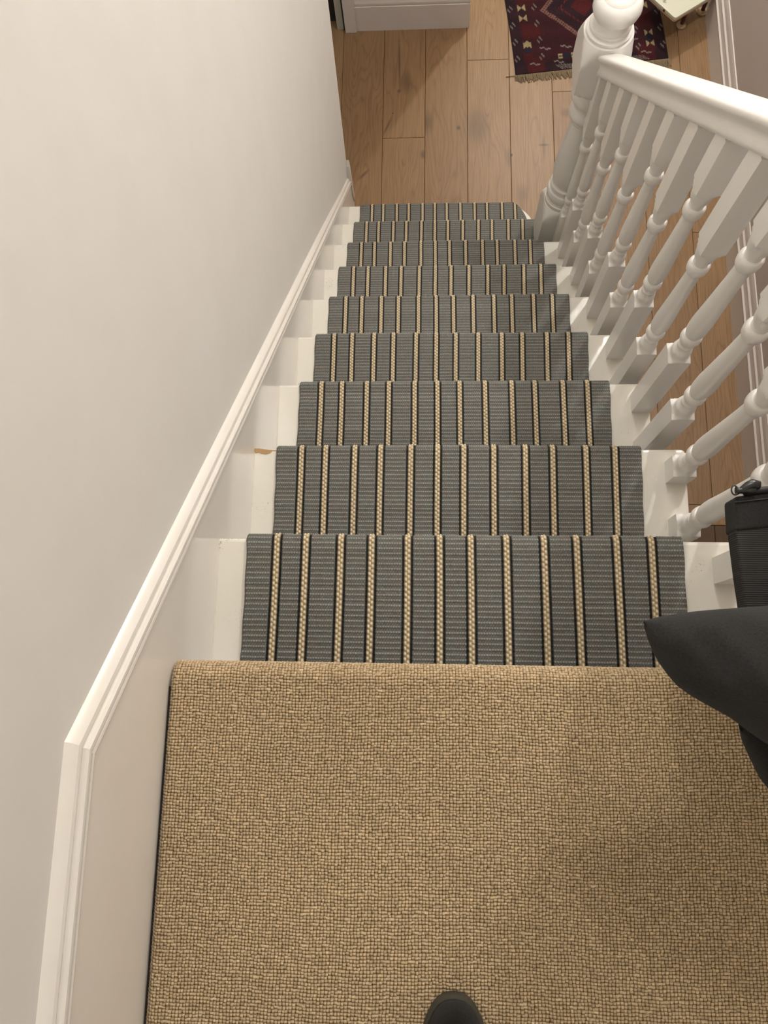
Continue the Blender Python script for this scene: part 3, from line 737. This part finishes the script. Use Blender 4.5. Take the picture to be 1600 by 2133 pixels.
# ================================================================== LOW STOOL by the right wall
sz = 0.150
so = empty('low_stool', (1.05, 3.02, ZF), 'low stool with a cream printed square top on brown rod legs beside the rug', 'stool')
A = Vector((1.014, 2.848)); e1 = Vector((0.640, 0.768)).normalized() * 0.27; e2 = Vector((-0.640, 0.768)).normalized() * 0.24
e1 = Vector((0.83, 0.555)).normalized() * 0.25
corn = [A, A + e1, A + e1 + e2, A + e2]
def rounded(poly, r, n_=5):
    out = []
    for i in range(len(poly)):
        p_, a_, b_ = poly[i], poly[i - 1], poly[(i + 1) % len(poly)]
        da = (a_ - p_).normalized() * r; db = (b_ - p_).normalized() * r
        for s in range(n_):
            f = s / (n_ - 1); out.append(tuple((p_ + da * (1 - f) ** 2 + db * f ** 2)))
    return out
top = slab('stool_top', rounded(corn, 0.012), ZF + sz - 0.014, ZF + sz, M_stool, so, 0.002)
ins = [A + (e1 + e2) * 0.5 + (c_ - (A + (e1 + e2) * 0.5)) * 0.96 for c_ in corn]
rimo = slab('stool_rim', rounded(corn, 0.012), ZF + sz - 0.022, ZF + sz - 0.0145, M_palewood, so)
for i, (fx, fy) in enumerate(((1.090, 2.950), (1.197, 3.020), (1.13, 3.17), (1.015, 3.10))):
    if i == 1: fx = 1.188
    lg = tube('leg', [(fx, fy, ZF + 0.012), (fx, fy, ZF + sz - 0.018)], 0.009, M_brownleg, 12); child(lg, so)
    P_ = [(ZF, 0.015), (ZF + 0.002, 0.019), (ZF + 0.008, 0.022), (ZF + 0.014, 0.019), (ZF + 0.018, 0.011), (ZF + 0.0185, 0.002)]
    ft = turned('foot', P_, 0.2, fx, fy, M_palewood, None, 20)
    ft.parent = lg; ft.matrix_parent_inverse = Matrix.Translation(Vector((fx, fy, ZF + 0.012))).inverted()
# faint printed marks on the stool top
V = []; F = []
def stroke(pts, wd):
    for a_, b_ in zip(pts[:-1], pts[1:]):
        a_, b_ = Vector(a_), Vector(b_); n_ = Vector((-(b_ - a_).y, (b_ - a_).x)).normalized() * wd
        i0 = len(V)
        for q_ in (a_ - n_, b_ - n_, b_ + n_, a_ + n_): V.append((q_.x, q_.y, ZF + sz + 0.0004))
        F.append((i0, i0 + 1, i0 + 2, i0 + 3))
def loc2(s, t_): return tuple(A + e1 * s + e2 * t_)
stroke([loc2(0.10, 0.36), loc2(0.08, 0.42), loc2(0.13, 0.40), loc2(0.10, 0.46), loc2(0.16, 0.44)], 0.0018)
pm0 = mesh_obj('printed_emblem', V, F, M_ink, None, loc=(A.x, A.y, ZF + sz)); child(pm0, so)
for j in range(5):
    V = []; F = []
    t0 = 0.38 + 0.08 * j
    stroke([loc2(0.30 + 0.02 * (s % 3) + s * 0.055, t0 + 0.012 * ((s * 7 + j) % 3)) for s in range(9)], 0.0008)
    pm = mesh_obj('printed_line', V, F, M_ink, None, loc=(A.x, A.y, ZF + sz)); child(pm, so)
rd = turned('side_mark', [(-0.0005, 0.006), (0.0015, 0.006)], 0.2, 0, 0, M_brownleg, None, 12)
pt = A + e2 * 0.28 + Vector((-0.0005, -0.001)); rd.location = (pt.x, pt.y, ZF + sz - 0.008)
rd.rotation_euler = Vector((e2.y * -1, e2.x, 0)).to_track_quat('Z', 'Y').to_euler(); child(rd, so)

# ================================================================== FELT BAG
bag = empty('felt_bag', (0.26, 0.04, 0.25), 'charcoal grey felt bag with a black zip above the top stair', 'bag')
def loft(name, rows, mat, parent, nseg=40, exp=2.3, wr=0.0):
    """rows: (x, ylo, yhi, zc, hz)"""
    V = []; F = []
    for i, (x, yl, yh, zc, hz) in enumerate(rows):
        for s in range(nseg):
            th = 2 * math.pi * s / nseg; cc, ss = math.cos(th), math.sin(th)
            cy_ = (yl + yh) / 2; hy = (yh - yl) / 2
            rr_ = 1.0 / (abs(cc) ** exp + abs(ss) ** exp) ** (1 / exp)
            w_ = 1 + wr * (math.sin(3 * th + i * 0.45) + 0.6 * math.sin(5 * th - i * 0.7)) * (ss if ss > 0 else 0)
            V.append((x, cy_ + hy * cc * rr_, zc + hz * ss * rr_ * w_))
    n_ = len(rows)
    for i in range(n_ - 1):
        for s in range(nseg): F.append((i * nseg + s, i * nseg + (s + 1) % nseg, (i + 1) * nseg + (s + 1) % nseg, (i + 1) * nseg + s))
    F += [tuple(range(nseg)), tuple(range((n_ - 1) * nseg, n_ * nseg))[::-1]]
    o = mesh_obj(name, V, F, mat, None, smooth=True, loc=(rows[0][0], rows[0][1], rows[0][3])); child(o, parent)
    return o
def interp_rows(keys, n_):
    keys = np.array(keys); xs = np.linspace(0, 1, n_) ** 1.4 * (keys[-1, 0] - keys[0, 0]) + keys[0, 0]
    return [tuple([x] + [float(np.interp(x, keys[:, 0], keys[:, j])) for j in range(1, 5)]) for x in xs]
rows = interp_rows([(0.1258, 0.0408, 0.0435, 0.357, 0.002), (0.1275, 0.034, 0.0443, 0.357, 0.006), (0.1309, 0.0235, 0.0452, 0.357, 0.010), (0.136, 0.0121, 0.0468, 0.356, 0.015), (0.1439, 0.001, 0.0485, 0.355, 0.020), (0.1518, -0.0084, 0.0498, 0.354, 0.024),
                    (0.1633, -0.0162, 0.0518, 0.352, 0.029), (0.177, -0.0236, 0.0535, 0.350, 0.034), (0.1967, -0.0335, 0.0555, 0.346, 0.040), (0.2158, -0.0470, 0.0575, 0.342, 0.046), (0.2434, -0.0640, 0.060, 0.336, 0.052), (0.30, -0.100, 0.062, 0.325, 0.058), (0.365, -0.13, 0.060, 0.30, 0.055)], 44)
body = loft('body', rows, M_felt, bag, 48, 2.2, 0.05)
rows = interp_rows([(0.2250, -0.046, -0.026, 0.285, 0.006), (0.2280, -0.056, -0.010, 0.280, 0.012), (0.2367, -0.0731, 0.0, 0.275, 0.018), (0.2456, -0.0889, 0.0, 0.27, 0.022), (0.2675, -0.116, 0.0, 0.265, 0.026), (0.31, -0.15, 0.0, 0.25, 0.03), (0.36, -0.17, 0.0, 0.25, 0.03)], 24)
loft('lower_fold', rows, M_felt, bag, 32, 2.2, 0.04)
# upper panel: felt band over ribbed webbing, topped by the zip
def panel(name, outline, z, th_, mat, amp=0.003):
    pts = outline; n_ = len(pts)
    V = [(x, y, z - th_) for x, y in pts] + [(x, y, z + amp * math.sin(y * 60)) for x, y in pts]
    F = [tuple(range(n_)), tuple(range(n_, 2 * n_))[::-1]] + [(i, n_ + i, n_ + (i + 1) % n_, (i + 1) % n_) for i in range(n_)]
    o = mesh_obj(name, V, F, mat, None, loc=(pts[0][0], pts[0][1], z)); 
    md = o.modifiers.new('bevel', 'BEVEL'); md.width = 0.003; md.segments = 3; md.limit_method = 'ANGLE'
    child(o, bag); return o
panel('top_band', [(0.2444, 0.1722), (0.2770, 0.1768), (0.36, 0.182), (0.36, 0.144), (0.2770, 0.1425), (0.2436, 0.1385)], 0.262, 0.030, M_felt, 0.0)
panel('webbing', [(0.2430, 0.1400), (0.2770, 0.1440), (0.355, 0.146), (0.355, 0.020), (0.2480, 0.020), (0.2472, 0.0631), (0.2450, 0.0948)], 0.2595, 0.022, M_web, 0.0)
# stitched hem line
st_ = tube('hem_seam', [(0.2446, 0.1662, 0.2628), (0.2770, 0.1700, 0.2628), (0.358, 0.175, 0.2628)], 0.0009, M_black, 6); child(st_, bag)
zt = tube('zip', [(0.2530, 0.1760, 0.262), (0.266, 0.1778, 0.262), (0.285, 0.1800, 0.262), (0.36, 0.186, 0.262)], [0.0032, 0.0036, 0.0036, 0.0036], M_black, 10); child(zt, bag)
# zip slider, pull and ring
zp = empty('zip_pull', (0.252, 0.178, 0.265)); child(zp, bag)
zp.location = (0.252, 0.178, 0.265)
body2 = tube('slider', [(0.2475, 0.1762, 0.265), (0.2505, 0.1778, 0.266), (0.2555, 0.1812, 0.267), (0.2600, 0.1830, 0.267), (0.2650, 0.1822, 0.266), (0.2665, 0.1800, 0.265)], [0.0022, 0.0036, 0.0044, 0.0052, 0.0048, 0.0020], M_blackmetal, 12)
body2.parent = zp; body2.matrix_parent_inverse = Matrix.Translation(zp.location).inverted()
pb = tube('pull_tab', [(0.2445, 0.1765, 0.266), (0.2475, 0.1768, 0.266), (0.2530, 0.1772, 0.266), (0.262, 0.1775, 0.266)], [0.0042, 0.0030, 0.0036, 0.0040], M_blackmetal, 12)
pb.parent = zp; pb.matrix_parent_inverse = Matrix.Translation(zp.location).inverted()
ringp = [(0.2428 + 0.0030 * math.cos(a_), 0.1772 + 0.0046 * math.sin(a_), 0.2665) for a_ in np.linspace(0, 2 * math.pi, 25)]
rg = tube('ring', ringp, 0.0008, M_blackmetal, 8, caps=False)
rg.parent = zp; rg.matrix_parent_inverse = Matrix.Translation(zp.location).inverted()

# ================================================================== SHOE
sh = empty('shoe', (-0.02, -0.5, 0.0), 'dark suede shoe toe on the beige carpet at the bottom edge', 'shoe')
def shoe_part(name, z0, z1, grow, mat, top_round):
    V = []; F = []; ns = 40
    # outline: toe at y=-0.358, heel at y=-0.640
    def outline(g_, zf):
        pts = []
        for i in range(ns):
            a_ = 2 * math.pi * i / ns; cx_, sy = math.cos(a_), math.sin(a_)
            yv = -0.500 + (0.140 + g_) * sy * 1.0
            wdt = 0.046 + 0.004 * (sy) if sy > 0 else 0.046 - 0.012 * (-sy)
            ex = 0.80
            pts.append((-0.019 + math.copysign(abs(cx_) ** ex, cx_) * (wdt + g_), yv))
        return pts
    levels = [(z0, 0.0 + grow), ((z0 + z1) / 2, grow + 0.001), (z1, grow)] if not top_round else [(z0, grow), (z0 + 0.012, grow + 0.001), (z0 + 0.024, grow - 0.004), (z0 + 0.034, grow - 0.014), (z0 + 0.040, grow - 0.026), (z0 + 0.043, grow - 0.040)]
    for z, g_ in levels: V += [(x, y, z + (0 if not top_round else 0.035 * max(0, min(1, (-0.44 - y) / 0.08)) * ((z - z0) / 0.043))) for x, y in outline(g_, 0)]
    for i in range(len(levels) - 1):
        for s in range(ns): F.append((i * ns + s, i * ns + (s + 1) % ns, (i + 1) * ns + (s + 1) % ns, (i + 1) * ns + s))
    F += [tuple(range(ns))[::-1], tuple(range((len(levels) - 1) * ns, len(levels) * ns))]
    o = mesh_obj(name, V, F, mat, None, smooth=True, loc=(-0.02, -0.5, z0)); child(o, sh); return o
shoe_part('sole', 0.002, 0.018, 0.0, M_sole, False)
shoe_part('upper', 0.018, 0.06, -0.003, M_shoe, True)
